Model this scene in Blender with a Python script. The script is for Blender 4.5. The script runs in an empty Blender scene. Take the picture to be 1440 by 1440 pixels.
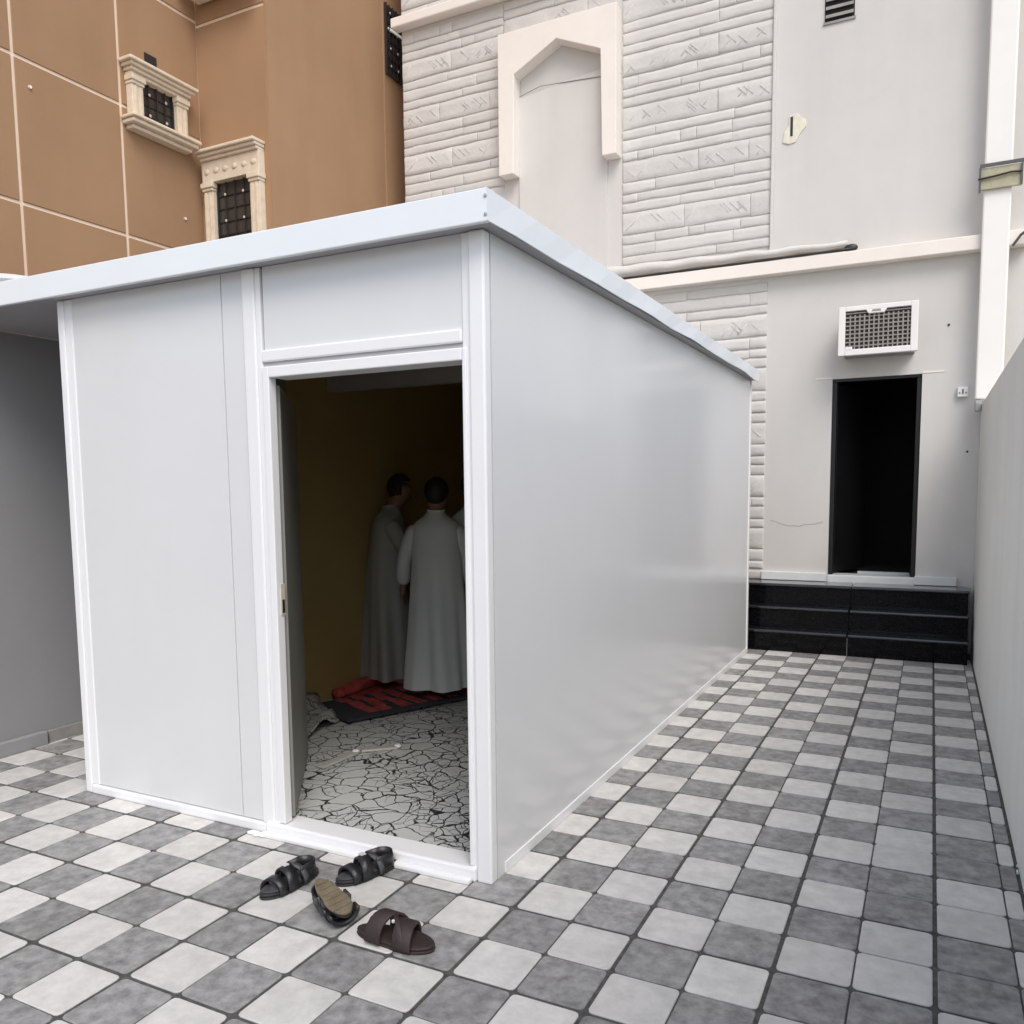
import bpy, bmesh, math, random
from mathutils import Vector, Matrix
from mathutils import noise as mnoise
random.seed(7)
C = bpy.context.scene
S = 0.235                       # metres per paving square; layout below is written in squares
PI = math.pi
# ------------------------------------------------------------ camera
_f, _yaw, _pit, _rol = 1171.0136, -0.4665, 0.0965, -0.0108
CAM = Vector((5.7416, -11.3197, 6.6511))
_c, _s = math.cos(_yaw), math.sin(_yaw)
_fwd = Vector((_s*math.cos(_pit), _c*math.cos(_pit), -math.sin(_pit)))
_r = Vector((_c, -_s, 0)); _u = _r.cross(_fwd)
_r2 = _r*math.cos(_rol)+_u*math.sin(_rol); _u2 = -_r*math.sin(_rol)+_u*math.cos(_rol)
cam = bpy.data.cameras.new('camera'); camo = bpy.data.objects.new('camera', cam); C.collection.objects.link(camo)
m = Matrix.Identity(4)
for k, v in enumerate((_r2, _u2, -_fwd)):
    for q in range(3): m[q][k] = v[q]
m.translation = CAM*S
camo.matrix_world = m
cam.sensor_width = 36; cam.lens = _f/1440*36; cam.shift_y = 79.3/1440; cam.clip_end = 500; cam.clip_start = .05
C.camera = camo
# ------------------------------------------------------------ light
SUN_EL, SUN_AZ = math.radians(50), math.radians(141)     # azimuth from +Y towards +X
w = bpy.data.worlds.new('World'); C.world = w; w.use_nodes = True
nt = w.node_tree; bg = nt.nodes['Background']
sk = nt.nodes.new('ShaderNodeTexSky'); sk.sky_type = 'NISHITA'; sk.sun_disc = False
sk.sun_elevation = SUN_EL; sk.sun_rotation = SUN_AZ; sk.air_density = 1.0; sk.dust_density = 2.0; sk.ozone_density = 0.8
hs = nt.nodes.new('ShaderNodeHueSaturation'); hs.inputs['Saturation'].default_value = .72; nt.links.new(sk.outputs[0], hs.inputs['Color']); nt.links.new(hs.outputs[0], bg.inputs[0]); bg.inputs[1].default_value = 0.145
sl = bpy.data.lights.new('sun', 'SUN'); sl.energy = 1.35; sl.angle = math.radians(36); sl.color = (1, .955, .91)
so = bpy.data.objects.new('sun', sl); C.collection.objects.link(so)
sd = Vector((math.sin(SUN_AZ)*math.cos(SUN_EL), math.cos(SUN_AZ)*math.cos(SUN_EL), math.sin(SUN_EL)))
so.rotation_euler = sd.to_track_quat('Z', 'Y').to_euler(); so.location = (0, -3, 12)
vs = C.view_settings; vs.view_transform = 'Standard'; vs.look = 'None'; vs.gamma = 1; vs.use_curve_mapping = False
vs.exposure = 0.44
# ------------------------------------------------------------ materials
def mat(name, col, rough=.6, var=.06, scale=3.0, bump=0.0, bscale=60.0, spec=.5, metal=0.0, rnd=0.0, stain=0.0, stain_col=(.1,.09,.08), coat=0.0, wav=0.0, streak=0.0, sscale=.9):
    M = bpy.data.materials.new(name); M.use_nodes = True
    n = M.node_tree.nodes; L = M.node_tree.links; b = n['Principled BSDF']
    b.inputs['Roughness'].default_value = rough; b.inputs['Specular IOR Level'].default_value = spec
    b.inputs['Metallic'].default_value = metal; b.inputs['Coat Weight'].default_value = coat
    tc = n.new('ShaderNodeTexCoord'); oi = n.new('ShaderNodeObjectInfo')
    vm = n.new('ShaderNodeVectorMath'); vm.operation = 'MULTIPLY_ADD'
    cmb = n.new('ShaderNodeCombineXYZ')
    for k in range(3): L.new(oi.outputs['Random'], cmb.inputs[k])
    L.new(cmb.outputs[0], vm.inputs[0]); vm.inputs[1].default_value = (37, 91, 53) if rnd else (0, 0, 0)
    L.new(tc.outputs['Object'], vm.inputs[2])
    nz = n.new('ShaderNodeTexNoise'); nz.inputs['Scale'].default_value = scale; nz.inputs['Detail'].default_value = 8; nz.inputs['Roughness'].default_value = .65
    L.new(vm.outputs[0], nz.inputs['Vector'])
    mr = n.new('ShaderNodeMapRange'); mr.inputs[1].default_value = .3; mr.inputs[2].default_value = .7
    mr.inputs[3].default_value = 1-var; mr.inputs[4].default_value = 1+var
    L.new(nz.outputs['Fac'], mr.inputs[0])
    val = mr.outputs[0]
    if rnd:
        m2 = n.new('ShaderNodeMapRange'); m2.inputs[3].default_value = 1-rnd; m2.inputs[4].default_value = 1+rnd
        L.new(oi.outputs['Random'], m2.inputs[0])
        mu = n.new('ShaderNodeMath'); mu.operation = 'MULTIPLY'; L.new(val, mu.inputs[0]); L.new(m2.outputs[0], mu.inputs[1]); val = mu.outputs[0]
    sc = n.new('ShaderNodeVectorMath'); sc.operation = 'SCALE'; sc.inputs[0].default_value = col; L.new(val, sc.inputs['Scale'])
    out = sc.outputs[0]
    if stain:
        n2 = n.new('ShaderNodeTexNoise'); n2.inputs['Scale'].default_value = sscale; n2.inputs['Detail'].default_value = 6
        L.new(vm.outputs[0], n2.inputs['Vector'])
        r2 = n.new('ShaderNodeMapRange'); r2.inputs[1].default_value = .56; r2.inputs[2].default_value = .8; r2.inputs[3].default_value = 0; r2.inputs[4].default_value = stain
        L.new(n2.outputs['Fac'], r2.inputs[0])
        mx = n.new('ShaderNodeMix'); mx.data_type = 'RGBA'; L.new(r2.outputs[0], mx.inputs[0]); L.new(out, mx.inputs[6]); mx.inputs[7].default_value = (*stain_col, 1); out = mx.outputs[2]
    if streak:
        mp = n.new('ShaderNodeMapping'); mp.inputs['Scale'].default_value = (2.2, 2.2, .3); L.new(vm.outputs[0], mp.inputs['Vector'])
        n3 = n.new('ShaderNodeTexNoise'); n3.inputs['Scale'].default_value = 1.6; n3.inputs['Detail'].default_value = 7; L.new(mp.outputs[0], n3.inputs['Vector'])
        r3 = n.new('ShaderNodeMapRange'); r3.inputs[1].default_value = .5; r3.inputs[2].default_value = .75; r3.inputs[4].default_value = streak; L.new(n3.outputs['Fac'], r3.inputs[0])
        m3 = n.new('ShaderNodeMix'); m3.data_type = 'RGBA'; L.new(r3.outputs[0], m3.inputs[0]); L.new(out, m3.inputs[6]); m3.inputs[7].default_value = (col[0]*.6, col[1]*.58, col[2]*.55, 1); out = m3.outputs[2]
        r4 = n.new('ShaderNodeMapRange'); r4.inputs[1].default_value = .35; r4.inputs[2].default_value = .7; r4.inputs[3].default_value = rough; r4.inputs[4].default_value = min(1, rough*1.35); L.new(n3.outputs['Fac'], r4.inputs[0]); L.new(r4.outputs[0], b.inputs['Roughness'])
    L.new(out, b.inputs['Base Color'])
    prev = None
    if bump:
        nb = n.new('ShaderNodeTexNoise'); nb.inputs['Scale'].default_value = bscale; nb.inputs['Detail'].default_value = 6
        L.new(vm.outputs[0], nb.inputs['Vector'])
        bp = n.new('ShaderNodeBump'); bp.inputs['Strength'].default_value = bump; bp.inputs['Distance'].default_value = .004
        L.new(nb.outputs['Fac'], bp.inputs['Height']); prev = bp
    if wav:
        nb = n.new('ShaderNodeTexNoise'); nb.inputs['Scale'].default_value = 1.6; nb.inputs['Detail'].default_value = 1
        L.new(vm.outputs[0], nb.inputs['Vector'])
        bp = n.new('ShaderNodeBump'); bp.inputs['Strength'].default_value = wav; bp.inputs['Distance'].default_value = .02
        L.new(nb.outputs['Fac'], bp.inputs['Height'])
        if prev: L.new(prev.outputs[0], bp.inputs['Normal'])
        prev = bp
    if prev: L.new(prev.outputs[0], b.inputs['Normal'])
    return M
M = {}
M['tile_light'] = mat('tile_light', (.62,.607,.58), .5, .14, 14, .35, 45, spec=.3, rnd=.08, sscale=9, stain=.35, stain_col=(.4,.38,.36))
M['tile_dark'] = mat('tile_dark', (.27,.266,.26), .5, .42, 19, .45, 40, spec=.3, rnd=.10, sscale=10, stain=.9, stain_col=(.44,.435,.43))
M['grout'] = mat('grout', (.08,.078,.074), .9, .5, 30, .4, 120)
M['ground'] = mat('ground', (.3,.27,.23), .95, .2, 2, .5, 20)
M['panel'] = mat('panel', (.715,.722,.725), .14, .02, 1.2, 0, stain=.10, stain_col=(.5,.5,.52), wav=.03, streak=.035)
M['trim'] = mat('trim', (.83,.835,.84), .38, .02, 2)
M['fascia'] = mat('fascia', (.80,.84,.87), .33, .02, 1.5, wav=.2)
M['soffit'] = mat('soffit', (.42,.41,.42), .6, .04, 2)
M['seam'] = mat('seam', (.45,.45,.46), .7, .05, 4)
M['inner_wall'] = mat('inner_wall', (.44,.32,.12), .6, .08, 1)
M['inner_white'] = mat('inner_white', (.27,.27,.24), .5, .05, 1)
M['plaster'] = mat('plaster', (.64,.62,.59), .85, .035, 1.3, .25, 90, stain=.2, stain_col=(.5,.47,.44), streak=.09)
M['plaster_right'] = mat('plaster_right', (.78,.785,.75), .8, .03, 1.0, .2, 80, stain=.2, stain_col=(.5,.5,.48), streak=.09)
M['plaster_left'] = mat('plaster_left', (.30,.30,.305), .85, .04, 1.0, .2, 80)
M['stone'] = mat('stone', (.62,.60,.57), .88, .05, 5, .9, 26, rnd=.045)
M['cream'] = mat('cream', (.84,.78,.71), .6, .03, 3, .15, 60)
M['patch'] = mat('patch', (.76,.72,.60), .9, .12, 14)
M['brown'] = mat('brown', (.36,.215,.118), .85, .07, .7, .25, 90, rnd=.02, stain=.3, stain_col=(.28,.165,.085), streak=.1)
M['joint'] = mat('joint', (.86,.68,.52), .8, .05, 3)
M['carved'] = mat('carved', (.72,.61,.47), .7, .10, 14, .6, 40)
M['iron'] = mat('iron', (.025,.022,.02), .45, .2, 10)
M['stud'] = mat('stud', (.55,.5,.42), .4, .1, 10)
M['dark_glass'] = mat('dark_glass', (.05,.045,.04), .12, .2, 2, spec=.6)
M['black_granite'] = mat('black_granite', (.004,.004,.005), .1, .05, 60, spec=.16)
M['black_tread'] = mat('black_tread', (.012,.012,.013), .16, .1, 40, spec=.75, coat=.4)
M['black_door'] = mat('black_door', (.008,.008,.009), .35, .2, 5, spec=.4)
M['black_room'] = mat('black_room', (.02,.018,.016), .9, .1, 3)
M['marble'] = mat('marble', (.74,.76,.76), .25, .07, 5, 0, stain=.15, stain_col=(.5,.5,.5))
M['ac_white'] = mat('ac_white', (.82,.79,.76), .45, .03, 5)
M['ac_grille'] = mat('ac_grille', (.30,.27,.25), .6, .15, 20)
M['ac_dark'] = mat('ac_dark', (.03,.025,.022), .7, .1, 10)
M['ac_side'] = mat('ac_side', (.30,.29,.27), .6, .15, 8)
M['duct'] = mat('duct', (.86,.84,.80), .4, .02, 3)
M['clamp'] = mat('clamp', (.42,.40,.27), .6, .2, 12, .3, 50)
M['metal_dark'] = mat('metal_dark', (.10,.10,.10), .5, .2, 10, metal=.3)
M['grey_pvc'] = mat('grey_pvc', (.28,.28,.27), .5, .2, 10)
M['carpet'] = mat('carpet', (.035,.036,.045), .95, .2, 30, .5, 200)
M['carpet_red'] = mat('carpet_red', (.42,.07,.06), .95, .6, 12, .5, 200)
M['skin'] = mat('skin', (.26,.14,.09), .55, .05, 10)
M['hair'] = mat('hair', (.012,.009,.008), .6, .2, 40, .5, 200)
M['robe'] = mat('robe', (.62,.66,.65), .8, .03, 4, .2, 150)
M['robe_b'] = mat('robe_b', (.34,.35,.32), .8, .03, 4, .2, 150)
M['leather'] = mat('leather', (.018,.018,.02), .38, .3, 12, .4, 120)
M['leather_grey'] = mat('leather_grey', (.07,.07,.075), .55, .3, 20, .4, 150)
M['brown_rubber'] = mat('brown_rubber', (.035,.022,.021), .6, .15, 20, .3, 100)
M['tan_sole'] = mat('tan_sole', (.155,.125,.078), .75, .3, 18, .6, 90)
M['velcro'] = mat('velcro', (.6,.6,.6), .4, .1, 10)
M['plastic_strip'] = mat('plastic_strip', (.45,.45,.42), .4, .08, 12)
def vinyl():
    X = bpy.data.materials.new('crackle_vinyl'); X.use_nodes = True; n = X.node_tree.nodes; L = X.node_tree.links; b = n['Principled BSDF']
    tc = n.new('ShaderNodeTexCoord'); nz = n.new('ShaderNodeTexNoise'); nz.inputs['Scale'].default_value = 5; nz.inputs['Detail'].default_value = 3
    L.new(tc.outputs['Object'], nz.inputs['Vector'])
    ad = n.new('ShaderNodeVectorMath'); ad.operation = 'MULTIPLY_ADD'; ad.inputs[1].default_value = (.17,.17,0); L.new(nz.outputs['Color'], ad.inputs[0]); L.new(tc.outputs['Object'], ad.inputs[2])
    v = n.new('ShaderNodeTexVoronoi'); v.feature = 'DISTANCE_TO_EDGE'; v.inputs['Scale'].default_value = 9.5; L.new(ad.outputs[0], v.inputs['Vector'])
    v2 = n.new('ShaderNodeTexVoronoi'); v2.feature = 'DISTANCE_TO_EDGE'; v2.inputs['Scale'].default_value = 15; L.new(ad.outputs[0], v2.inputs['Vector'])
    def thr(o, w0, w1):
        r = n.new('ShaderNodeMapRange'); r.inputs[1].default_value = w0; r.inputs[2].default_value = w1; L.new(o, r.inputs[0]); return r.outputs[0]
    nm = n.new('ShaderNodeTexNoise'); nm.inputs['Scale'].default_value = 2.2; L.new(tc.outputs['Object'], nm.inputs['Vector'])
    g = thr(nm.outputs['Fac'], .45, .55)
    mxx = n.new('ShaderNodeMath'); mxx.operation = 'MAXIMUM'; L.new(thr(v2.outputs['Distance'], .015, .035), mxx.inputs[0]); L.new(g, mxx.inputs[1])
    mn = n.new('ShaderNodeMath'); mn.operation = 'MULTIPLY'; L.new(thr(v.outputs['Distance'], .018, .045), mn.inputs[0]); L.new(mxx.outputs[0], mn.inputs[1])
    mx = n.new('ShaderNodeMix'); mx.data_type = 'RGBA'; L.new(mn.outputs[0], mx.inputs[0]); mx.inputs[6].default_value = (.02,.022,.022,1); mx.inputs[7].default_value = (.52,.535,.52,1)
    L.new(mx.outputs[2], b.inputs['Base Color']); b.inputs['Roughness'].default_value = .45
    return X
M['vinyl'] = vinyl()
# ------------------------------------------------------------ helpers
ORG = {}
def tag(o, label=None, cat=None, group=None, kind=None):
    if label: o['label'] = label
    if cat: o['category'] = cat
    if group: o['group'] = group
    if kind: o['kind'] = kind
    return o
def thing(name, label, cat, loc=(0,0,0), rz=0, group=None):
    o = bpy.data.objects.new(name, None); C.collection.objects.link(o); o.empty_display_size = .1
    o.location = Vector(loc)*S; o.rotation_euler = (0,0,rz); ORG[o] = Vector(loc) if not rz else None
    return tag(o, label, cat, group)
class B:
    """collects geometry in paving squares (k=1 for metres)"""
    def __init__(s, k=S): s.bm = bmesh.new(); s.k = k
    def box(s, x0, x1, y0, y1, z0, z1):
        v = [s.bm.verts.new((x, y, z)) for z in (z0, z1) for y in (y0, y1) for x in (x0, x1)]
        for f in ((0,2,3,1),(4,5,7,6),(0,1,5,4),(2,6,7,3),(0,4,6,2),(1,3,7,5)): s.bm.faces.new([v[i] for i in f])
        return s
    def prism(s, pts, a0, a1, ax='y'):
        """extrude a 2-D outline along an axis; pts are (x,z) for y, (y,z) for x, (x,y) for z"""
        def P(p, a): return {'y': (p[0], a, p[1]), 'x': (a, p[0], p[1]), 'z': (p[0], p[1], a)}[ax]
        A = [s.bm.verts.new(P(p, a0)) for p in pts]; Z = [s.bm.verts.new(P(p, a1)) for p in pts]
        n = len(pts); s.bm.faces.new(A); s.bm.faces.new(Z[::-1])
        for i in range(n): s.bm.faces.new((A[i], Z[i], Z[(i+1) % n], A[(i+1) % n]))
        return s
    def tube(s, pts, r, n=8, flat=1.0):
        pts = [Vector(p) for p in pts]; rs = r if isinstance(r, (list, tuple)) else [r]*len(pts); rings = []
        for i, p in enumerate(pts):
            d = (pts[min(i+1, len(pts)-1)]-pts[max(i-1, 0)]).normalized()
            a = d.cross(Vector((0,0,1))); a = a.normalized() if a.length > .05 else Vector((1,0,0)); b = a.cross(d)
            rings.append([s.bm.verts.new(p+a*math.cos(t)*rs[i]+b*math.sin(t)*rs[i]*flat) for t in (2*PI*k/n for k in range(n))])
        for A, Z in zip(rings, rings[1:]):
            for k in range(n): s.bm.faces.new((A[k], A[(k+1) % n], Z[(k+1) % n], Z[k]))
        s.bm.faces.new(rings[0][::-1]); s.bm.faces.new(rings[-1]); return s
    def ball(s, c, r, sc=(1,1,1), u=12, v=8):
        mm = Matrix.Translation(Vector(c)) @ Matrix.Diagonal((*sc, 1)); bmesh.ops.create_uvsphere(s.bm, u_segments=u, v_segments=v, radius=r, matrix=mm); return s
    def done(s, name, m, parent=None, bevel=0, smooth=False, label=None, kind=None, local=False, sub=0, seg=2):
        bmesh.ops.recalc_face_normals(s.bm, faces=s.bm.faces)
        off = Vector((0,0,0))
        if parent is not None and not local and ORG.get(parent) is not None: off = ORG[parent]
        for v in s.bm.verts: v.co = (v.co-off)*s.k
        me = bpy.data.meshes.new(name); s.bm.to_mesh(me); s.bm.free()
        me.materials.append(M[m] if isinstance(m, str) else m)
        if smooth:
            for p in me.polygons: p.use_smooth = True
        o = bpy.data.objects.new(name, me); C.collection.objects.link(o)
        if parent is not None: o.parent = parent; ORG[o] = ORG.get(parent)
        else: ORG[o] = None
        if bevel:
            bv = o.modifiers.new('bevel', 'BEVEL'); bv.width = bevel*S; bv.segments = seg; bv.limit_method = 'ANGLE'; bv.angle_limit = .6
        if sub:
            sb = o.modifiers.new('sub', 'SUBSURF'); sb.levels = sub; sb.render_levels = sub
        if label: o['label'] = label
        if kind: o['kind'] = kind
        return o
# ------------------------------------------------------------ ground and paving
B().box(-160,160,-160,160,-1,-.12).done('ground', 'ground', kind='structure')
floor = B().box(-15.2,7.3,-15,25.4,-.119,-.022).done('courtyard_floor', 'grout', kind='structure')
def tile_mesh(pi, pj, wx=1.0):
    TH, TN = .031, .012
    x0 = (TH if pi == 0 else TN); x1 = wx-(TN if pi == 0 else TH); y0 = (TH if pj == 0 else TN); y1 = 1-(TN if pj == 0 else TH)
    r = min(.068, (x1-x0)*.3)
    def ring(ins, z):
        o = []
        for (cx, cy, a0) in ((x1-r, y1-r, 0), (x0+r, y1-r, 90), (x0+r, y0+r, 180), (x1-r, y0+r, 270)):
            for k in range(3):
                a = math.radians(a0+45*k); o.append(((cx+math.cos(a)*(r-ins)-.5*wx)*S, (cy+math.sin(a)*(r-ins)-.5)*S, z*S))
        return o
    bm = bmesh.new(); R = [[bm.verts.new(p) for p in ring(i, z)] for i, z in ((0, -.022), (0, -.008), (.012, 0))]
    for A, Z in zip(R, R[1:]):
        for k in range(12): bm.faces.new((A[k], A[(k+1) % 12], Z[(k+1) % 12], Z[k]))
    bm.faces.new(R[-1]); me = bpy.data.meshes.new('paving_square'); bm.to_mesh(me); bm.free(); return me
TM = {}
def tmesh(pi, pj, wx, c):
    k = (pi, pj, round(wx, 2), c)
    if k not in TM:
        me = tile_mesh(pi, pj, wx); me.materials.append(M['tile_light' if c else 'tile_dark']); TM[k] = me
    return TM[k]
cells = []
for i in range(-16, 8):
    for j in range(-10, 24):
        wx = 1.0; cx = i+.5
        if i == 7: wx = .27; cx = 7+.135
        if i == -16: wx = .2; cx = -15.1
        if -10.3 < i+.5 < -1.2 and 1 < j < 21: continue
        light = (i+j) % 2 == 0
        if i in (5, 6) and j < 6: light = ((j//2) % 2 == 0) != (i == 6)
        P = Vector((cx, j+.5, 0)); d = P-CAM; z = d.dot(_fwd); 
        vis = False
        if z > 1:
            px = 720+_f*d.dot(_r2)/z; py = 799.3-_f*d.dot(_u2)/z
            vis = -60 < px < 1500 and py < 1500
            if i < -10 and (j > 4 or px > 125): vis = False
            if i > -1.3 and j > 21 and i < -.5: vis = False
        cells.append((0 if vis else 1, z if z > 0 else 99, i, j, wx, cx, light))
cells.sort()
rest = {0: bmesh.new(), 1: bmesh.new()}
for n_, (nv, z, i, j, wx, cx, light) in enumerate(cells):
    me = tmesh(i % 2, j % 2, wx, int(light)); h = random.uniform(-.004, .003)
    loc = Vector((cx, j+.5, h))*S
    if n_ < 298 and not nv:
        o = bpy.data.objects.new('paving_square', me); C.collection.objects.link(o); o.parent = floor
        o.location = loc; o.rotation_euler = (random.uniform(-.003,.003), random.uniform(-.003,.003), random.uniform(-.003,.003))
    else:
        t = me.copy(); t.transform(Matrix.Translation(loc)); rest[int(light)].from_mesh(t); bpy.data.meshes.remove(t)
for k in (0, 1):
    me = bpy.data.meshes.new('paving_squares'); rest[k].to_mesh(me); rest[k].free(); me.materials.append(M['tile_light' if k else 'tile_dark'])
    o = bpy.data.objects.new('paving_squares', me); C.collection.objects.link(o); o.parent = floor; o['kind'] = 'stuff'
# ------------------------------------------------------------ right boundary wall
rw = thing('boundary_wall', 'smooth grey-green plaster wall along the right side of the passage', 'wall', (7.3,0,0))
B().box(7.3,7.9,-15,25.48,-.05,9.6).done('wall', 'plaster_right', rw, bevel=.03)
bd = B()
for k in range(26):
    y = random.uniform(-4, 6)**1; r = random.uniform(.02,.06)
    bd.ball((7.27+random.uniform(-.02,.02), y, random.uniform(.0,.2)), r, (.5,1.6,1), 6, 4)
bd.done('plaster_crumbs', 'plaster_right', rw, kind='stuff')
# ------------------------------------------------------------ left boundary wall
lw = thing('boundary_wall', 'shaded grey plaster wall left of the white cabin', 'wall', (-15.2,0,0))
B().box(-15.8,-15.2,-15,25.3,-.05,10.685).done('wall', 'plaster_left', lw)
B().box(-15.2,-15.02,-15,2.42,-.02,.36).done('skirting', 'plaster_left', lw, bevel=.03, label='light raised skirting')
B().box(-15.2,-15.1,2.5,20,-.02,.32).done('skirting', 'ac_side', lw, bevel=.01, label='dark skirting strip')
B().tube([(-15.2,3.55,9.6),(-15.0,3.5,9.55),(-14.9,3.5,9.45)],.05).done('hook', 'grey_pvc', lw)
# ------------------------------------------------------------ villa at the back
YW = 25.5
vl = thing('villa', 'pale grey and stone clad villa wall behind the cabin and steps', 'building', (0,YW,0))
wl = B()
wl.box(-18.62,1.95,YW,YW+1,-.1,46).box(5.25,16,YW,YW+1,-.1,46).box(1.95,5.25,YW,YW+1,10.92,46).box(1.95,5.25,YW,YW+1,-.1,2.5)
wl.box(-18.62,-18.0,YW+1,YW+20,-.1,46)
wl.done('wall', 'plaster', vl)
# niche
B().prism([(-12.15,15),(-7.75,15),(-7.75,25.2),(-12.15,24.75)], YW-.10, YW-.003).done('niche_panel', 'plaster', vl, bevel=.02)
B().prism([(-12.9,21.2),(-12.15,21.2),(-12.08,25.55),(-9.95,26.62),(-7.85,25.7),(-7.78,21.2),(-7.12,21.2),(-7.12,27.45),(-12.9,27.45)], YW-.72, YW-.003).done('niche_frame', 'cream', vl, bevel=.025)
# bands
B().box(-18.6,8.6,YW-.55,YW-.003,15.27,15.8).done('band', 'cream', vl, bevel=.03)
B().box(-18.9,-4,YW-.6,YW-.003,29.25,29.72).done('band', 'cream', vl, bevel=.06)
r_ = B(); pts = []; rs = []
for k in range(24):
    t = k/23; x = -8+10.4*t; pts.append((x, YW-.16, 16.27-.09*t+.03*math.sin(x*3))); rs.append(.26*(1-.55*t)+.01*math.sin(x*9))
r_.tube(pts, rs, 10).done('plaster_roll', 'stone', vl, smooth=True, label='lumpy plaster roll along the top of the band')
st = B(); pts = []; 
for k in range(16):
    t = k/15; pts.append((-7.2+9.9*t, YW-.50+.02*math.sin(k), 15.86+.03*t*t*t))
st.tube(pts, [.055+.02*math.sin(k*1.7)**2 for k in range(16)], 6, .8).ball((2.55,YW-.35,15.95),.2,(1.3,.6,.8)).done('dark_gap_strip', 'iron', vl, smooth=True, label='black uneven strip drawn for the dark gap on top of the band')  # near-black strip drawn along the dark gap between roll and band
# stones
def stone_mesh(w_, h_, seed, rough):
    bm = bmesh.new(); nx = max(3, int(w_*3.2)); nz = 4 if h_ > .6 else 3; g = .018; gx = .004
    grid = []; nx += 2; nz += 2
    def cut(n, L, e): return [0, e]+[e+(L-2*e)*q_/(n-2) for q_ in range(1, n-2)]+[L-e, L]
    XS = cut(nx, w_-2*gx, .04); ZS = cut(nz, h_-2*g, .045)
    for a, xa in enumerate(XS):
        col = []
        for b_, zb in enumerate(ZS):
            x = gx+xa; z = g+zb; e = b_ in (0, nz); ex = a in (0, nx)
            y = -(.052+.016*mnoise.noise(Vector((x*1.3+seed*7, z*2.0, seed)))+.03*rough*mnoise.noise(Vector((x*4, z*6, seed*3))))
            if ex: y *= .8
            if e: y *= .35
            if e or b_ in (1, nz-1): z += .045*mnoise.noise(Vector((x*1.1+seed*3, seed*5+(1 if b_ > 1 else 0), 0)))
            if ex: x += .02*mnoise.noise(Vector((z*3, seed, x)))
            col.append(bm.verts.new(((x-w_/2)*S, y*S, (z-h_/2)*S)))
        grid.append(col)
    for a in range(nx):
        for b_ in range(nz): bm.faces.new((grid[a][b_], grid[a+1][b_], grid[a+1][b_+1], grid[a][b_+1]))
    ring = [grid[a][0] for a in range(nx+1)]+[grid[nx][b_] for b_ in range(1, nz+1)]+[grid[a][nz] for a in range(nx-1, -1, -1)]+[grid[0][b_] for b_ in range(nz-1, 0, -1)]
    bk = [bm.verts.new((v.co.x, 0, v.co.z)) for v in ring]; n = len(ring)
    for k in range(n): bm.faces.new((ring[k], bk[k], bk[(k+1) % n], ring[(k+1) % n]))
    if h_ > .7:      # chisel crosses cut as shallow ridges
        rnd = random.Random(seed)
        for q in range(int(w_*2.2)):
            cx = rnd.uniform(.25, w_-.25)-w_/2; cz = rnd.uniform(-.12,.12)
            for s_ in rnd.choice(((1,), (-1,), (1,-1))):
                dx, dz = .2, .2*s_; t = .035
                yy = -.078
                p = [(cx-dx, cz-dz), (cx+dx, cz+dz)]
                nrm = Vector((-dz, dx)).normalized()*t
                a = [bm.verts.new(((p[0][0]+nrm.x)*S, -.04*S, (p[0][1]+nrm.y)*S)), bm.verts.new(((p[0][0]-nrm.x)*S, -.04*S, (p[0][1]-nrm.y)*S)),
                     bm.verts.new(((p[1][0]-nrm.x)*S, -.04*S, (p[1][1]-nrm.y)*S)), bm.verts.new(((p[1][0]+nrm.x)*S, -.04*S, (p[1][1]+nrm.y)*S))]
                r0 = bm.verts.new((p[0][0]*S*.9+cx*S*.1, yy*S, (p[0][1]*.9+cz*.1)*S)); r1 = bm.verts.new((p[1][0]*S*.9+cx*S*.1, yy*S, (p[1][1]*.9+cz*.1)*S))
                bm.faces.new((a[0], r0, r1, a[3])); bm.faces.new((a[1], a[2], r1, r0)); bm.faces.new((a[0], a[1], r0)); bm.faces.new((a[3], r1, a[2]))
    bmesh.ops.recalc_face_normals(bm, faces=bm.faces)
    me = bpy.data.meshes.new('stone'); bm.to_mesh(me); bm.free(); me.materials.append(M['stone'])
    for p in me.polygons: p.use_smooth = True
    return me
SM = {}
def stones(x0, x1, z0, z1, seed):
    rnd = random.Random(seed); z = z0; hs = [.95, .42, .38, .5, .9, .4, .52, .42]; r = seed
    while z < z1-.2:
        h = hs[r % 8]; r += 1
        if z+h > z1: h = z1-z
        x = x0
        while x < x1-.05:
            wd = rnd.choice((2.1, 2.8, 3.4, 4.2)) if h > .7 else rnd.choice((.7, 1.5, 2.6, 3.4, 4.2))
            if x+wd > x1-.5: wd = x1-x
            k = (round(wd, 1), round(h, 2), rnd.randrange(2))
            if k not in SM: SM[k] = stone_mesh(k[0], k[1], len(SM)*1.37+1, 1.2 if h > .7 else .6)
            o = bpy.data.objects.new('stone', SM[k]); C.collection.objects.link(o); o.parent = vl
            o.location = Vector((x+wd/2, -.003, z+h/2))*S; o.scale = (wd/k[0], rnd.uniform(.9, 1.3), 1); o.rotation_euler = (0, rnd.uniform(-.008,.008), 0)
            x += wd
        z += h
stones(-18.6, -12.95, 19.6, 29.2, 3)
stones(-12.9, -7.15, 27.5, 29.2, 12)
stones(-18.6, -13.5, 29.8, 32.4, 15)
stones(-7.05, -.62, 16.5, 29.2, 5)
stones(-5.6, -.68, 2.6, 15.25, 9)
B().box(-.62,-.5,YW-.16,YW-.003,16.3,29.2).done('stone_edge_trim', 'stone', vl, bevel=.02)
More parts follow.
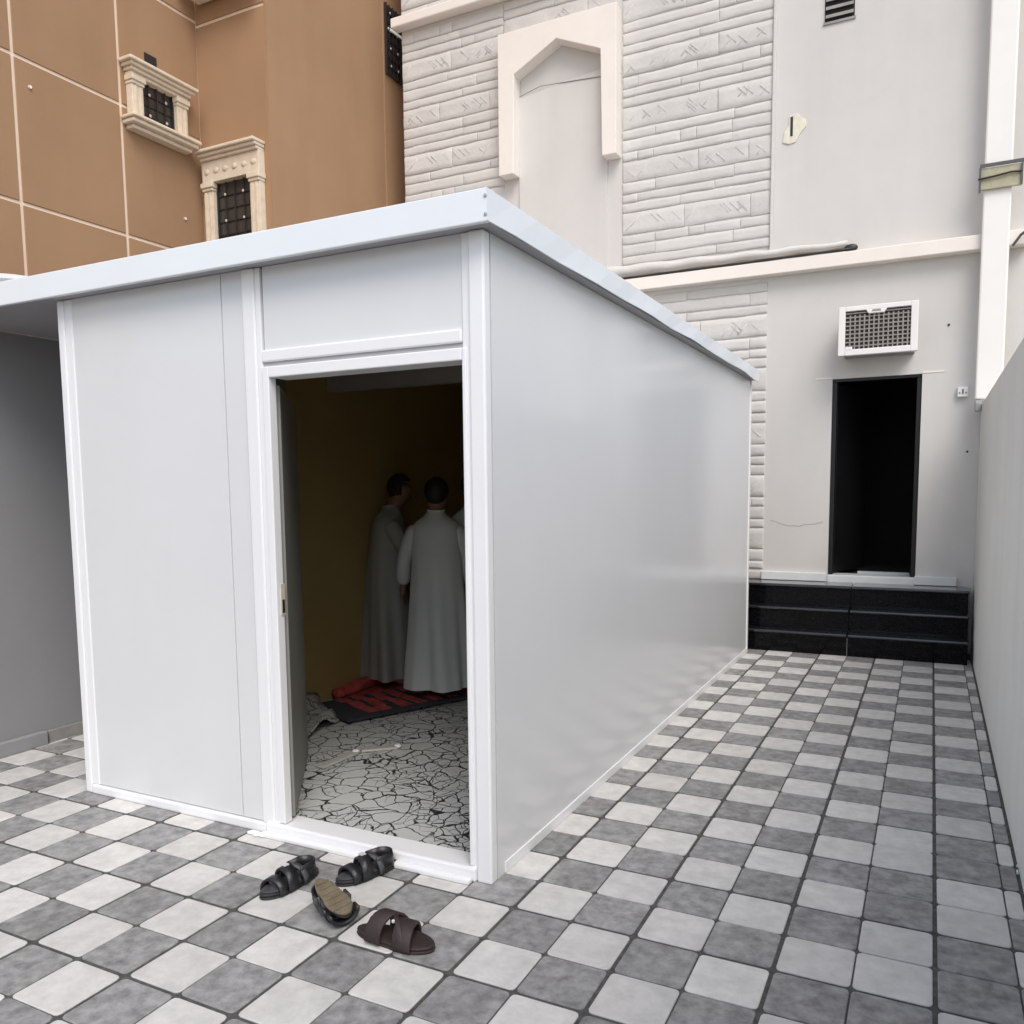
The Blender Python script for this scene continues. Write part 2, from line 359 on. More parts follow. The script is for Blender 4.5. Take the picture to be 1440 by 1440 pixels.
# vent
vt = B().box(1.32,2.42,YW-.02,YW-.003,24.82,26.0).done('vent', 'black_room', vl)
for k in range(4):
    B().prism([(YW-.12,24.92+k*.31),(YW-.02,25.0+k*.31),(YW-.02,25.09+k*.31),(YW-.12,25.0+k*.31)],1.36,2.38,'x').done('louvre', 'ac_side', vt)
B().box(1.27,2.47,YW-.06,YW-.021,24.72,24.81).done('vent_sill', 'ac_side', vt)
# patch with slot
B().prism([(-.2,20.55),(.05,20.45),(.32,20.5),(.48,20.8),(.72,21.05),(.7,21.3),(.5,21.42),(.35,21.62),(.06,21.58),(.02,21.2),(-.14,20.95)],YW-.045,YW-.003).done('filler_patch','patch',vl,bevel=.02,label='creamy filler patch round a slot')
B().box(.10,.20,YW-.06,YW-.046,20.75,21.5).done('slot','iron',vl)
for (x, z) in ((6.1,12.7),(6.9,7.85)):
    B().tube([(x,YW-.03,z),(x,YW+.0,z)],.045).done('anchor_hole','iron',vl)
def crack(pts, seed):
    rnd = random.Random(seed); P_ = []
    for (a, b_), (c_, d_) in zip(pts, pts[1:]):
        for k in range(6): t = k/6; P_.append((a+(c_-a)*t, YW-.004, b_+(d_-b_)*t+rnd.uniform(-.03,.03)))
    B().tube(P_, .008, 4).done('hairline_crack','ac_side',vl)
crack([(-.4,5.15),(.4,4.9),(1.3,5.0),(1.8,5.1)],1)
B().tube([(-7.1,YW-.115,24.75),(-9,YW-.118,24.9),(-11,YW-.116,25.05),(-12.1,YW-.115,24.8)],.02,4).done('hairline_crack','ac_side',vl)
# door opening
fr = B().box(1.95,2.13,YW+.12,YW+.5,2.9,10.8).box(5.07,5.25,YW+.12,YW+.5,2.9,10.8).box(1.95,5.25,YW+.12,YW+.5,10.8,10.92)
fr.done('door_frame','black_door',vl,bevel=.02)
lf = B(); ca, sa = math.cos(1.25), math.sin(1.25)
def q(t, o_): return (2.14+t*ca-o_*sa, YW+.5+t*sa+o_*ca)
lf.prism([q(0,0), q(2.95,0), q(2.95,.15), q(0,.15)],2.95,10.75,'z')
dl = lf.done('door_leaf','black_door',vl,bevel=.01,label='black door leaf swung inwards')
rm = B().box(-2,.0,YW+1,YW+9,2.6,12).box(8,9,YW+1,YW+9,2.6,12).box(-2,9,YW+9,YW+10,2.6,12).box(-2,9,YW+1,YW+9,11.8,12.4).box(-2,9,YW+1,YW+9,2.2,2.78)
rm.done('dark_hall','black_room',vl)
B().box(1.95,5.25,YW-.04,YW+.9,2.5,2.9).done('threshold','marble',vl,bevel=.03)
B().box(3.0,5.0,YW+1.5,YW+1.75,2.79,2.93).done('inner_threshold','marble',vl)
B().box(1.3,1.95,YW-.02,YW-.003,10.94,11.0).box(5.25,6.0,YW-.02,YW-.003,10.94,11.0).done('lintel_line','cream',vl)
B().box(-.72,1.9,YW-.14,YW-.003,2.62,2.97).done('skirting','marble',vl,bevel=.02,label='white marble skirting left of the dark doorway')
B().box(5.22,6.72,YW-.14,YW-.003,2.62,2.97).done('skirting','marble',vl,bevel=.02,label='white marble skirting right of the dark doorway')
# ------------------------------------------------------------ black entrance steps
es = thing('entrance_steps','three glossy black granite steps up to the dark doorway','steps',(3,22.8,0))
for k in range(3):
    y0 = 22.85+k*.6; z1 = .87*(k+1)
    for (a, b_) in ((-3,2.985),(3.0,7.1)):
        B().box(a,b_,y0+.08,YW-.005 if k==2 else y0+1.2,.87*k+.001,z1-.13).done('riser','black_granite',es,bevel=.01)
        B().box(a,b_+(.03 if b_>5 else 0),y0-.03,(YW-.005 if k==2 else y0+.72),z1-.128,z1).done('tread','black_tread',es,bevel=.055,seg=3)
B().box(2.985,3.0,22.9,23.0,.02,.72).done('joint_line','grey_pvc',es)
# ------------------------------------------------------------ air conditioner
ac = thing('air_conditioner','white window air conditioner unit above the dark doorway','air conditioner',(3.68,23.9,11.6))
B().box(2.42,4.95,24.12,YW-.005,11.68,13.32).done('casing','ac_side',ac,bevel=.04)
f = B().box(2.28,2.53,23.9,24.11,11.6,13.45).box(4.82,5.07,23.9,24.11,11.6,13.45).box(2.53,4.82,23.9,24.11,13.27,13.45).box(2.53,4.82,23.9,24.11,11.6,11.83)
f.prism([(3.25,13.271),(3.35,13.12),(3.9,13.12),(4.0,13.271)],23.88,24.0).box(2.535,2.8,23.89,24.0,11.8,11.92)
fc = f.done('front_frame','ac_white',ac,bevel=.025)
B().box(3.48,3.78,23.86,23.879,13.2,13.26).done('brand_plate','ac_side',fc)
B().box(2.53,4.82,24.04,24.10,11.83,13.27).done('filter','ac_dark',ac)
for k in range(9):
    z = 11.93+k*.155
    B().box(2.54,4.81,23.98,24.01,z,z+.05).done('grille_bar','ac_grille',ac)
for k in range(13):
    x = 2.68+k*.168
    B().box(x,x+.05,23.95,23.978,11.84,13.12).done('grille_bar','ac_grille',ac)
# ------------------------------------------------------------ square drain duct
dd = thing('drain_duct','tall white square duct coming down the wall in the right corner','duct',(7.5,24.8,9.7))
B().box(7.05,7.95,24.7,YW-.56,9.75,46).done('duct_body','duct',dd,bevel=.06)
B().prism([(24.7,9.74),(24.94,9.74),(24.94,9.45),(24.85,9.3),(24.6,9.3),(24.6,9.6)],7.06,7.28,'x').done('outlet','grey_pvc',dd,bevel=.03)
cl = B().box(6.93,8.25,24.55,24.69,17.25,18.0).done('clamp','clamp',dd,bevel=.02,label='olive strap board tied round the duct')
B().box(6.90,8.8,24.5,24.549,18.02,18.14).done('clamp_bar','metal_dark',cl)
B().box(6.88,6.95,24.48,24.548,17.15,18.0).box(8.2,8.26,24.48,24.548,17.25,18.0).done('clamp_edge','metal_dark',cl)
B().tube([(6.85,24.5,17.62),(7.4,24.48,17.66),(7.9,24.48,17.72),(8.24,24.5,17.7)],.035,6).done('wire','brown_rubber',cl)
B().tube([(8.05,24.8,15.2),(8.3,24.75,15.55),(8.7,24.7,15.8)],.05,6).done('bracket','metal_dark',dd)
sb = thing('socket_box','small white outdoor socket box beside the foot of the white duct','socket',(6.65,25.4,10))
B().box(6.48,6.84,YW-.22,YW-.005,9.93,10.3).done('box','ac_white',sb,bevel=.02)
B().box(6.64,6.69,YW-.235,YW-.221,10.03,10.22).box(6.53,6.58,YW-.235,YW-.221,10.05,10.1).box(6.75,6.8,YW-.235,YW-.221,10.05,10.1).done('screw','metal_dark',sb)
# ------------------------------------------------------------ brown house
bh = thing('brown_house','tall brown house with cream grid lines and carved window surrounds','building',(-24,17.25,0))
B().box(-30,-24,-12,17.25,-.1,46).box(-30,-20.02,17.25,40,-.1,46).done('wall','joint',bh)
g = .055
g = .062
ys = [-9.2,-4.7,-.25,4.2,8.65,13.1,17.25]; zs = [-.1,6.97,12.02,17.07,22.18,27.2,32.2,37.2,45]
for a, b_ in zip(ys, ys[1:]):
    for c_, d_ in zip(zs, zs[1:]):
        e = 0 if b_ > 17 else g
        B().box(-24,-23.95,a+g,b_-e-(.05 if e==0 else 0),c_+g,d_-g).done('wall_panel','brown',bh,bevel=.02,seg=1)
for c_, d_ in ((-.1,27.0),(27.0,33),(33,45)):
    B().box(-23.95,-20.02,17.2,17.25,c_+g,d_-g).done('wall_panel','brown',bh,bevel=.02,seg=1)
B().box(-20.02,-19.9,17.2,25.65,-.1,46).done('wall_panel','brown',bh)
B().box(-20.02,-19.84,25.65,40,-.1,46).done('wall_panel','brown',bh)
def window(loc, rz, w_, h_, label, sill=True, frieze=.55, rows=2, cols=2, plain=False):
    """front faces local -y; local origin is the opening's lower left corner"""
    pane = B().box(0,w_,-.06,-.02,0,h_).done('window','dark_glass',bh,local=True)
    pane.location = (Vector(loc)-ORG[bh])*S; pane.rotation_euler = (0,0,rz); pane['label'] = label; ORG[pane] = None
    def P(b, n, m_, bev=.02, **k): return b.done(n, m_, pane, bevel=bev, local=True, **k)
    gb = B()
    for k in range(1, cols*2): gb.box(w_*k/(cols*2)-.025,w_*k/(cols*2)+.025,-.15,-.11,0,h_)
    for k in range(1, rows*2): gb.box(0,w_,-.108,-.07,h_*k/(rows*2)-.025,h_*k/(rows*2)+.025)
    gb.box(0,.07,-.16,-.065,0,h_).box(w_-.07,w_,-.16,-.065,0,h_)
    P(gb, 'grille', 'iron', 0)
    for a in range(cols):
        for b_ in range(rows):
            P(B().ball((w_*(a+.5)/cols,-.19,h_*(b_+.5)/rows),.065,(1,.5,1),8,6), 'stud', 'stud', 0, smooth=True)
    if plain: return pane
    pw = .55
    for x in (-pw-.02, w_+.02):
        p = P(B().box(x,x+pw,-.35,-.005,0,h_-.35), 'pilaster', 'carved')
        for k in range(3): pass
        P(B().box(x+.10,x+.20,-.40,-.351,.15,h_-.4).box(x+.34,x+.44,-.40,-.351,.15,h_-.4), 'pilaster_rib', 'carved', .01)
        P(B().box(x-.03,x+pw+.03,-.42,-.003,h_-.35,h_-.22).box(x-.07,x+pw+.07,-.48,-.001,h_-.22,h_), 'capital', 'carved', .03)
    P(B().box(-pw-.05,w_+pw+.05,-.38,-.003,h_+.001,h_+frieze), 'frieze', 'carved')
    if frieze > .4:
        fb = B()
        for k in range(6): fb.ball((-pw+.25+(w_+2*pw-.5)*k/5,-.38,h_+frieze/2),.13,(1.3,.4,1),8,5)
        P(fb, 'frieze_carving', 'carved', 0, smooth=True)
    for k, (ex, dp) in enumerate(((.12,.5),(.22,.62),(.34,.75))):
        if frieze > .4: ex *= .3
        P(B().box(-pw-ex,w_+pw+ex,-dp,-.002,h_+frieze+.01+k*.14,h_+frieze+.14+k*.14), 'cornice', 'carved', .03)
    if sill:
        for k, (ex, dp) in enumerate(((.35,.8),(.28,.68),(.12,.45))):
            P(B().box(-pw-ex,w_+pw+ex,-dp,-.002,-.13-k*.17,-.001-k*.17 if k==0 else -.003-k*.17+.03), 'sill', 'carved', .04)
    return pane
window((-23.95,13.95,21.75),PI/2,1.68,1.65,'small barred window with carved cream surround',frieze=.12,rows=2,cols=2)
B().box(-23.945,-23.92,14.36,14.96,24.12,24.72).done('wall_vent','black_room',bh)
window((-22.95,17.2,14.6),0,2.1,5.55,'tall barred window with carved lintel and pilasters',frieze=.9,rows=5,cols=2,sill=False)
window((-19.84,25.72,27.7),PI/2,1.9,3.4,'dark barred window beside the villa corner',rows=4,cols=3,plain=True)
B().box(-23.6,-20.1,16.1,17.12,27.75,27.95).box(-23.45,-20.2,16.35,17.12,27.951,28.2).box(-23.7,-20.0,15.9,17.12,28.201,28.6).done('upper_sill','carved',bh,bevel=.06)
B().tube([(-19.8,26.0,30.0),(-18.9,26.9,29.3)],.06,6).done('rod','trim',bh)
for (y, z) in ((9.22,21.27),(16.11,18.55)):
    B().tube([(-23.96,y,z),(-23.88,y,z)],.06).done('anchor_cap','cream',bh)
# ------------------------------------------------------------ portable cabin
cb = thing('portable_cabin','white sandwich-panel cabin with an open doorway and flat roof','cabin',(-5.8,.5,0))
XL, XR, YF, YB, ZT = -10.92, -.66, .5, 22.0, 10.68
# front: left panel, narrow panel, header
B().box(-10.5,-6.28,YF+.05,YF+.25,.22,ZT).done('front_panel','panel',cb)
B().box(-6.255,-5.72,YF+.05,YF+.25,.22,ZT).done('front_panel','panel',cb)
B().box(-6.28,-6.255,YF+.07,YF+.2,.22,ZT).done('panel_seam','seam',cb)
B().box(-5.25,-1.08,YF+.06,YF+.24,9.2,ZT).done('header_panel','panel',cb)
B().box(-5.3,-1.08,YF+.01,YF+.28,8.98,9.2).done('header_trim','trim',cb,bevel=.03)
B().box(-5.3,-1.06,YF+.06,YF+.3,8.90,8.975).done('header_shadow_gap','seam',cb)
# posts
B().box(XL,-10.72,YF,YF+.22,.0,ZT).done('corner_post','trim',cb,bevel=.03)
B().box(-10.72,-10.5,YF+.03,YF+.22,.2,ZT).done('post_flange','trim',cb,bevel=.02)
B().box(-5.72,-5.42,YF,YF+.28,.2,ZT).done('door_post','trim',cb,bevel=.03)
B().box(-5.42,-5.3,YF+.03,YF+.28,.2,ZT).done('post_flange','trim',cb,bevel=.02)
B().box(-1.075,-.93,YF+.03,YF+.28,.2,ZT).done('post_flange','trim',cb,bevel=.02)
B().box(-.93,XR+.02,YF-.02,YF+.2,.0,ZT).done('corner_post','trim',cb,bevel=.035)
# door frame
B().box(-5.3,-5.14,YF+.0,YF+.2,.26,8.9).done('door_jamb','trim',cb,bevel=.02)
B().box(-1.075,-.995,YF+.0,YF+.2,.26,8.9).done('door_jamb','trim',cb,bevel=.02)
B().box(-5.14,-1.08,YF+.0,YF+.5,8.70,8.9).done('door_head','trim',cb,bevel=.02)
B().box(-5.14,-5.12,YF+.1,YF+.2,4.3,4.9).done('strike_plate','stud',cb)
B().box(-5.119,-5.11,YF+.12,YF+.18,4.35,4.6).done('latch_hole','iron',cb)
# sill and base track
B().box(-5.6,-.935,YF-.06,YF+.5,.0,.25).done('door_sill','trim',cb,bevel=.04)
B().box(-5.6,-.99,YF-.2,YF-.065,.0,.1).done('sill_skirt','trim',cb,bevel=.03)
B().box(-10.7,-5.62,YF-.02,YF+.25,.0,.2).done('base_track','trim',cb,bevel=.035)
B().box(XR-.02,XR+.025,YF+.5,YB,.0,.2).done('base_track','trim',cb,bevel=.01)
bl = B()
for k in range(14): bl.ball((-5.75+random.uniform(-.3,.3), YF-.12+random.uniform(-.1,.04), .03), random.uniform(.03,.08), (1.4,1,.5), 7, 5)
bl.done('sealant_blob','trim',cb,smooth=True,kind='stuff')
# side panels, back and left walls
B().box(XR-.25,XR,YF+.25,YB,.0,ZT).done('side_panel','panel',cb)
B().box(XR-.25,XR+.03,YB,YB+.2,.0,ZT).done('corner_post','trim',cb,bevel=.02)
B().box(XL,XL+.2,YF+.22,YB,.0,ZT).done('side_panel','panel',cb)
B().box(XL+.0,XR-.25,YB+.01,YB+.19,.0,ZT).done('rear_panel','panel',cb)
# roof
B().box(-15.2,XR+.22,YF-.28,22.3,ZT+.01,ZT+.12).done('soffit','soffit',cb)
B().box(-15.6,XR+.2,YF-.3,22.28,ZT+.121,ZT+.4).done('roof_panel','fascia',cb)
B().box(-15.6,-.38,.1,.2,10.64,11.14).done('fascia','fascia',cb,bevel=.02,label='front roof fascia')
sf = B(); n_ = 24; ring = []
for k in range(n_+1):
    t = k/n_; y = .1+22.1*t; wv = .03*math.sin(y*1.1)*t+.05*math.sin(PI*t)
    ring.append([sf.bm.verts.new(p) for p in ((-.40+.02*math.sin(y*1.7),y,10.66+wv-.02*t),(-.37+.02*math.sin(y*1.7),y,10.66+wv-.02*t),(-.37,y,11.14-.10*t),(-.40,y,11.14-.10*t))])
for a, b_ in zip(ring, ring[1:]):
    for k in range(4): sf.bm.faces.new((a[k],a[(k+1)%4],b_[(k+1)%4],b_[k]))
sf.bm.faces.new(ring[0]); sf.bm.faces.new(ring[-1][::-1])
sf.done('fascia','fascia',cb,label='side roof fascia, slightly wavy')
B().ball((-.385,.09,10.75),.03,(1,.5,1),8,6).ball((-.385,.09,11.02),.03,(1,.5,1),8,6).done('screw','seam',cb)
bs = thing('bent_sheet','white curved sheet end poking over the roof edge at the far left','sheet',(-12.6,1,11.2))
pp = [(-14.6+2.9*t, 11.28+.42*math.sin(PI*min(1,.45+.55*t))) for t in [k/10 for k in range(11)]]
B().prism(pp+[(x,z-.1) for x, z in pp[::-1]],.9,3.2).done('sheet','trim',bs)
# interior
cin = cb
B().box(XL+.2,XR-.25,YF+.25,YB,.12,.20).done('cabin_floor','vinyl',cb)
oc = B(); gr = []
for a in range(11):
    row = []
    for b_ in range(11):
        u, v = a/10, b_/10; p = (Vector((-10.62,8.0))*(1-u)+Vector((-8.75,6.7))*u)*(1-v)+(Vector((-10.5,3.9))*(1-u)+Vector((-8.35,4.5))*u)*v
        row.append(oc.bm.verts.new((p.x, p.y, .27+.55*max(0, mnoise.noise(Vector((u*2.3+4, v*2.1, 1.7))))+.12*(1-u)+.03*mnoise.noise(Vector((u*9, v*9, 0))))))
    gr.append(row)
for a in range(10):
    for b_ in range(10): oc.bm.faces.new((gr[a][b_], gr[a+1][b_], gr[a+1][b_+1], gr[a][b_+1]))
oc = oc.done('vinyl_offcut','vinyl',cb,smooth=True,label='loose crumpled piece of crackle vinyl')
md_ = oc.modifiers.new('solid','SOLIDIFY'); md_.thickness = .006
B().box(XL+.2,XL+.24,7.2,YB,.2,ZT).done('inner_lining','inner_wall',cb)
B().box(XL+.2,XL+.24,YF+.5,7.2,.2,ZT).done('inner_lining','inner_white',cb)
B().box(XL+.25,XR-.26,YB-.04,YB,.2,ZT).done('inner_lining','inner_wall',cb)
B().box(XL+.25,XR-.26,YF+.3,YB-.05,ZT-.05,ZT).done('ceiling_lining','inner_wall',cb)
B().box(XR-.29,XR-.25,YF+.5,YB-.05,.2,ZT-.06).done('inner_lining','inner_wall',cb)
B().box(XL+.25,XR-.3,9.0,9.3,9.6,ZT-.06).done('ceiling_beam','soffit',cb)
dv = Vector((-.60,.80)); nv = Vector((-dv.y, dv.x)); h0 = Vector((-5.17, .82))
def dq(t, o_): v = h0+dv*t+nv*o_; return (v.x, v.y)
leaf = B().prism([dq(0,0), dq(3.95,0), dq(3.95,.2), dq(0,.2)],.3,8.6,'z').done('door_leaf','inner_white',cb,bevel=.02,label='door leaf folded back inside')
e_ = h0+dv*3.6

# ------------------------------------------------------------ loose things inside
def quad(o, d1, l1, d2, l2):
    o = Vector(o); d1 = Vector(d1).normalized()*l1; d2 = Vector(d2).normalized()*l2
    return [tuple(o), tuple(o+d1), tuple(o+d1+d2), tuple(o+d2)]
cp = thing('carpet','dark carpet with red pattern on the cabin floor under the people','carpet',(-8.4,6.6,.21))
B().prism(quad((-8.4,6.6),(.42,.9),7.5,(-.9,.42),2.35),.265,.33,'z').done('carpet','carpet',cp,bevel=.02)
rp = B()
for k in range(9):
    for q_ in range(4):
        o = Vector((-8.4,6.6))+Vector((.42,.9)).normalized()*(.8+k*.55+random.uniform(-.1,.1))+Vector((-.9,.42)).normalized()*(.35+q_*.5)
        rp.prism(quad(o,(.42,.9),.36,(-.9,.42),.44),.331,.34,'z')
rp.done('carpet_pattern','carpet_red',cp)
B().box(-10.6,-8.3,8.9,13.6,.205,.25).done('rug','carpet_red',tag(thing('rug','red patterned rug spread by the left inner wall of the cabin','rug',(-9.5,12,.2)),None))
rr = thing('rug_edge_shadow','red rug edge, rolled to stand in for the dark shadow by the left inner wall of the cabin','mat',(-10.3,9,.2))
B().tube([(-10.4,8.6,.42),(-10.38,9.9,.44),(-10.4,12.5,.42)],[.16,.2,.2],12).done('roll','carpet_red',rr,smooth=True)  # rug edge shaped as a roll in place of the shadow between wall and figure
for (a, b_, lab) in (((-6.75,3.45),(-6.68,4.72),'off-white plastic trim strip on cabin floor, the one nearer the door'),((-6.66,4.9),(-5.98,5.5),'off-white plastic trim strip on cabin floor, the one farther from the door')):
    t = thing('trim_strip',lab,'strip',(a[0],a[1],.2),group='trim strips on the cabin floor')
    A_, Z_ = Vector(a), Vector(b_); d = (Z_-A_).normalized(); n2 = Vector((-d.y,d.x))*.13
    B().prism([tuple(A_+n2),tuple(A_-n2),tuple(Z_-n2),tuple(Z_+n2)],.201,.27,'z').done('strip','plastic_strip',t,bevel=.03)
    B().ball((Z_.x,Z_.y,.26),.1,(1,1,.5),8,6).done('end_cap','trim',t,smooth=True)
# ------------------------------------------------------------ people
def person(loc, rz, H, label, robe, lean=0.0, side=0.0, armL=None, armR=None, headtilt=0.0):
    t = thing('person', label, 'person', loc, rz)
    k = H/1.75
    def L(x, y, z):          # lean: forward shift growing above the hips
        u = max(0, z-.9); return Vector((x+side*u*u, y+lean*u*u, z-.25*abs(lean)*u*u))*k
    armL = armL or ((-.25,.02,1.13),(-.24,.10,.88)); armR = armR or ((.25,.02,1.13),(.24,.10,.88))
    bm = bmesh.new(); sk_ = bm.verts.layers.skin.verify()
    def V(p, r, root=False):
        v = bm.verts.new(L(*p)); v[sk_].radius = (r*k, r*k); v[sk_].use_root = root; return v
    pel = V((0,0,.95),.14,True); s1 = V((0,0,1.12),.12); s2 = V((0,0,1.30),.105); nk = V((0,.01,1.47),.055); hb = V((0,.03+headtilt*.3,1.545),.07); hm = V((0,.035+headtilt*.6,1.63),.088); ht = V((0,.03+headtilt*.8,1.70),.07)
    for a, b_ in ((pel,s1),(s1,s2),(s2,nk),(nk,hb),(hb,hm),(hm,ht)): bm.edges.new((a,b_))
    ns = V((0,.125+headtilt*.6,1.61),.014); bm.edges.new((hm,ns))
    for sx, arm in ((-1, armL), (1, armR)):
        er = V((sx*.092,.03+headtilt*.6,1.615),.014); bm.edges.new((hm,er))
        sh = V((sx*.145,0,1.375),.042); el = V(arm[0],.042); wr = V(arm[1],.028)
        e_, w_ = Vector(arm[0]), Vector(arm[1]); d = (w_-e_).normalized()
        pm = V(tuple(w_+d*.07),.034)
        for a, b_ in ((s2,sh),(sh,el),(el,wr),(wr,pm)): bm.edges.new((a,b_))
        for q_ in range(4):
            o = (q_-1.5)*.02; ln = (.07,.08,.075,.055)[q_]
            c0 = w_+d*.10+Vector((0,o,0)); c1 = c0+d*ln*.55+Vector((-sx*.008,0,0)); c2 = c0+d*ln+Vector((-sx*.025,0,0))
            va, vb, vc = V(tuple(c0),.010), V(tuple(c1),.0085), V(tuple(c2),.007)
            for a, b_ in ((pm,va),(va,vb),(vb,vc)): bm.edges.new((a,b_))
        th = V(tuple(w_+d*.05+Vector((0,.04,0))),.011); t2 = V(tuple(w_+d*.09+Vector((-sx*.01,.06,0))),.009); bm.edges.new((pm,th)); bm.edges.new((th,t2))
        hp = V((sx*.09,0,.88),.09); kn = V((sx*.10,.02,.50),.058); an = V((sx*.10,-.01,.09),.04); ft = V((sx*.11,.10,.035),.035); to = V((sx*.115,.17,.03),.025)
        for a, b_ in ((pel,hp),(hp,kn),(kn,an),(an,ft),(ft,to)): bm.edges.new((a,b_))
    me = bpy.data.meshes.new('body'); bm.to_mesh(me); bm.free(); me.materials.append(M['skin'])
    o = bpy.data.objects.new('body', me); C.collection.objects.link(o); o.parent = t
    md = o.modifiers.new('skin','SKIN'); md.use_smooth_shade = True; sb_ = o.modifiers.new('sub','SUBSURF'); sb_.levels = 1; sb_.render_levels = 1
    # hair
    hc = L(0,.012+headtilt*.65,1.655); hr = bmesh.new(); bmesh.ops.create_uvsphere(hr,u_segments=18,v_segments=12,radius=.108*k)
    for v in list(hr.verts):
        if v.co.y > .045*k and v.co.z < .03*k: hr.verts.remove(v)
    for v in hr.verts:
        v.co.x *= .93; v.co.z *= 1.08; v.co += v.co.normalized()*.004*mnoise.noise(v.co*60)
    bb = B(1); bb.bm.free(); bb.bm = hr
    for v in hr.verts: v.co += hc
    ho = bb.done('hair','hair',t,smooth=True,local=True); sd_ = ho.modifiers.new('solid','SOLIDIFY'); sd_.thickness = .01
    for sx in (-1,1):
        B(1).ball(L(sx*.032,.108+headtilt*.6,1.64),.009*k,u=8,v=6).done('eye','iron',t,smooth=True,local=True)
    B(1).ball(L(0,.118+headtilt*.6,1.575),.022*k,(1,.4,.3),8,6).done('mouth','carpet_red',t,smooth=True,local=True)
    # robe: lofted and open at hem, sleeves joined in
    rb = B(1); bm = rb.bm; N = 36
    prof = [(.07,.275,.215),(.25,.262,.205),(.5,.235,.19),(.75,.215,.175),(.95,.205,.165),(1.1,.195,.15),(1.22,.197,.145),(1.32,.205,.14),(1.385,.195,.125),(1.43,.135,.10),(1.46,.085,.08),(1.50,.066,.068)]
    rings = []
    for (z, rx, ry) in prof:
        fold = .27*max(0,(1.25-z)/1.2)
        rg = []
        for a in range(N):
            th = 2*PI*a/N; f_ = 1+fold*(.6*math.sin(5*th+z*1.5+H*9)+.4*math.sin(9*th+2+z)); rg.append(bm.verts.new(L(math.cos(th)*rx*f_, math.sin(th)*ry*f_, z)))
        rings.append(rg)
    for A, Z in zip(rings, rings[1:]):
        for a in range(N): bm.faces.new((A[a],A[(a+1)%N],Z[(a+1)%N],Z[a]))
    for sx, arm in ((-1, armL), (1, armR)):
        e_, w_ = Vector(arm[0]), Vector(arm[1]); d = (w_-e_).normalized(); c0 = Vector((sx*.15,0,1.375))
        pts = [c0, c0.lerp(e_,.35), c0.lerp(e_,.75), e_, e_.lerp(w_,.5), w_+d*.0]
        rb.tube([L(*p) for p in pts],[.075*k,.078*k,.068*k,.064*k,.062*k,.066*k],12)
    ro = rb.done('robe',robe,t,smooth=True,local=True,sub=1)
    B(1).tube([L(.066*math.cos(a),.066*math.sin(a),1.50+.006*math.sin(a)) for a in [2*PI*q_/16 for q_ in range(17)]],.008*k,6).done('collar',robe,t,smooth=True,local=True)
    return t
person((-7.66,10.2,.33),.42,1.56,'person in a long white robe seen from behind nearest the doorway','robe',lean=.06,armL=((-.27,.04,1.12),(-.30,.13,.88)))
person((-10.08,11.0,.30),-1.0,1.61,'person in a long grey-white robe leaning forward beside the yellow wall','robe_b',lean=.14,headtilt=.05,armR=((.22,.16,1.12),(.15,.30,.95)))
person((-7.15,11.6,.33),.2,1.60,'person in a white robe mostly hidden behind the right door jamb','robe',armL=((-.24,.12,1.12),(-.17,.28,1.02)))
# ------------------------------------------------------------ sandals
def outline(n=28, w_=.5, l_=1.0):
    o = []
    for k in range(n):
        a = 2*PI*k/n; y = -math.cos(a)*.5; s_ = math.sin(a)
        wd = (.40+.13*(1/(1+math.exp(-(y+.05)*9)))-.06*math.exp(-((y+.02)/.14)**2))
        o.append((s_*wd*w_*.53+.03*y, y*l_))
    return o
def strap(path_y, z_h, half, width, skew=0, th=.03, n=10, base=.10):
    """an arched band across the foot; returns a builder"""
    b = B(); R = []
    for k in range(n+1):
        a = PI*k/n; x = -math.cos(a)*half; z = base-.04+math.sin(a)**.8*z_h; yc = path_y+skew*(x/half)
        nx, nz = -math.cos(a)*th, max(.15,math.sin(a))*th
        R.append([b.bm.verts.new(p) for p in ((x,yc-width/2,z),(x,yc+width/2,z-.02),(x+nx,yc+width/2,z+nz-.02),(x+nx,yc-width/2,z+nz))])
    for A, Z in zip(R, R[1:]):
        for q_ in range(4): b.bm.faces.new((A[q_],A[(q_+1)%4],Z[(q_+1)%4],Z[q_]))
    b.bm.faces.new(R[0]); b.bm.faces.new(R[-1][::-1]); return b
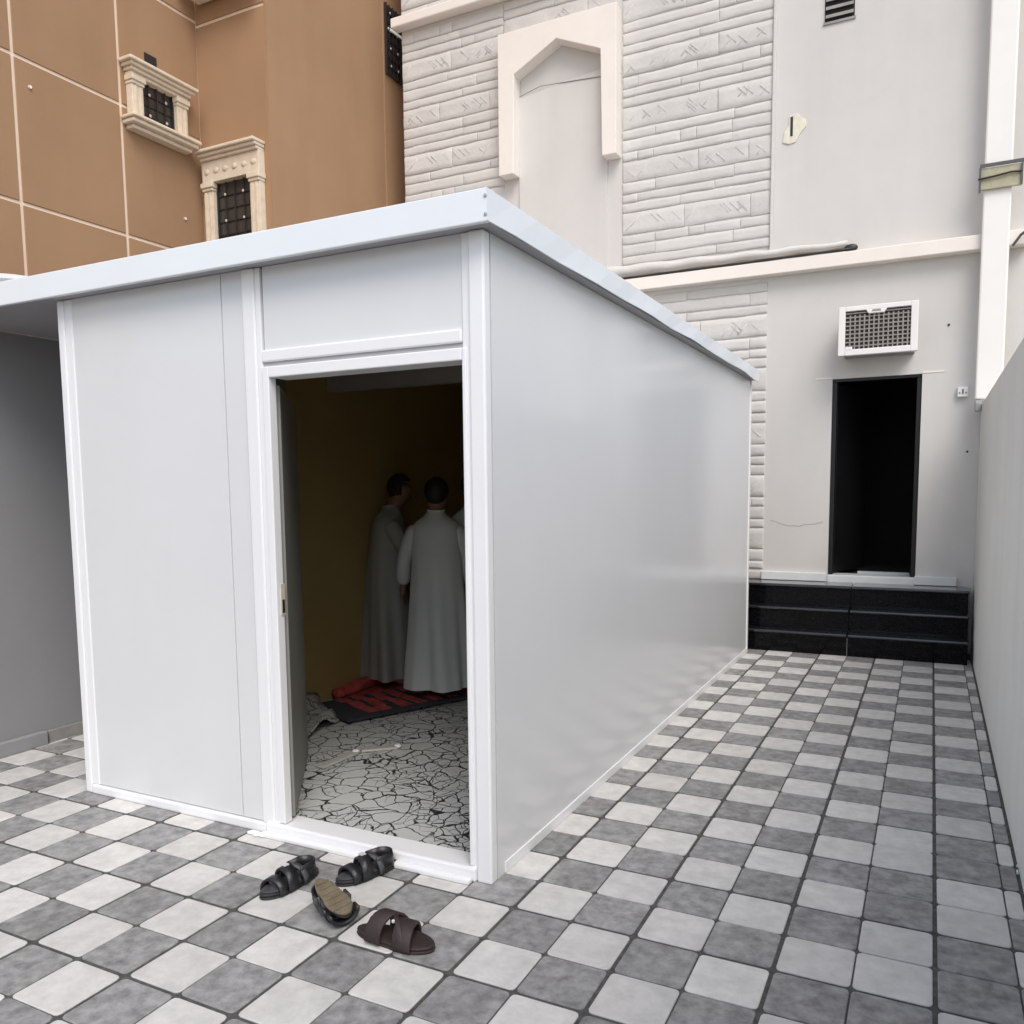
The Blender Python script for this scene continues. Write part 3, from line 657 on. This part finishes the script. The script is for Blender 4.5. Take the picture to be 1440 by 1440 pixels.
def sandal(loc, rz, label, kind, rot=None, length=1.22):
    t = thing('sandal', label, 'sandal', loc, 0, 'sandals left outside the cabin door')
    t.rotation_euler = rot or (0,0,rz); ORG[t] = None
    sm, up = ('brown_rubber','brown_rubber') if kind == 'slide' else ('leather','leather')
    O = outline(w_=.92*length/1.22, l_=length)
    s_ = B(); s_.prism(O,0,.05,'z'); s_.done('sole', 'tan_sole' if kind == 'tan' else sm, t, bevel=.02, local=True)
    m_ = B(); m_.prism([(x*.985,y*.99) for x, y in O],.051,.105,'z'); m_.done('midsole', sm, t, bevel=.025, local=True)
    i_ = B(); i_.prism([(x*.88,y*.93) for x, y in O],.106,.12,'z'); i_.done('footbed', 'leather_grey' if kind != 'slide' else sm, t, bevel=.01, local=True)
    if kind == 'tan':
        i2 = B()
        for k in range(6): hw = .10+.014*k; i2.box(-hw,hw,-.36+k*.135,-.325+k*.135,-.010,-.001)
        i2.done('tread_pattern','tan_sole',t,local=True)
    if kind == 'slide':
        strap(.20,.26,.245,.30,.06,.045).done('strap',up,t,smooth=True,local=True,bevel=.01)
        strap(-.12,.35,.225,.26,-.12,.045).done('strap',up,t,smooth=True,local=True,bevel=.01)
        strap(.03,.30,.236,.10,.22,.05).done('strap',up,t,smooth=True,local=True,bevel=.01)
        B().ball((.10,.04,.37),.03,u=8,v=6).done('rivet','velcro',t,smooth=True,local=True)
    else:
        strap(.34,.20,.20,.16,.02,.04).done('strap',up,t,smooth=True,local=True)
        strap(.08,.29,.215,.20,-.05,.04).done('strap',up,t,smooth=True,local=True)
        strap(-.06,.27,.205,.09,.1,.045).done('strap','leather_grey',t,smooth=True,local=True)
        B().box(-.02,.09,.02,.12,.385,.397).done('velcro_tab','velcro',t,local=True)
        h_ = B(); R = []
        for k in range(13):
            a = PI*(k/12); x = math.cos(a)*.19; y = -.34-math.sin(a)*.19; y = y if 0<k<12 else -.12
            R.append([h_.bm.verts.new(p) for p in ((x,y,.11),(x*.97,y+.03,.34),(x*.87,y+.05,.34),(x*.87,y+.03,.11))])
        for A, Z in zip(R, R[1:]):
            for q_ in range(4): h_.bm.faces.new((A[q_],A[(q_+1)%4],Z[(q_+1)%4],Z[q_]))
        h_.bm.faces.new(R[0]); h_.bm.faces.new(R[-1][::-1]); h_.done('heel_strap',up,t,smooth=True,local=True)
    return t
sandal((-3.72,-.98,0),PI-.12,'black strapped sandal lying farthest left by the door sill','black')
sandal((-2.78,-.10,0),-.35+PI,'black strapped sandal touching the door sill','black')
zz = -Vector((.10,-.22,.97)).normalized(); yy_ = Vector((1.1,-.55,0)); yy_ = (yy_-zz*yy_.dot(zz)).normalized(); xx = yy_.cross(zz)
mr_ = Matrix((xx, yy_, zz)).transposed()
sandal((-2.36,-1.55,.40),0,'sandal tipped over with its tan sole showing','tan',rot=mr_.to_euler(),length=1.0)
sandal((-1.12,-1.66,0),-PI/2+.05,'dark brown slide sandal nearest the camera','slide',length=1.34)
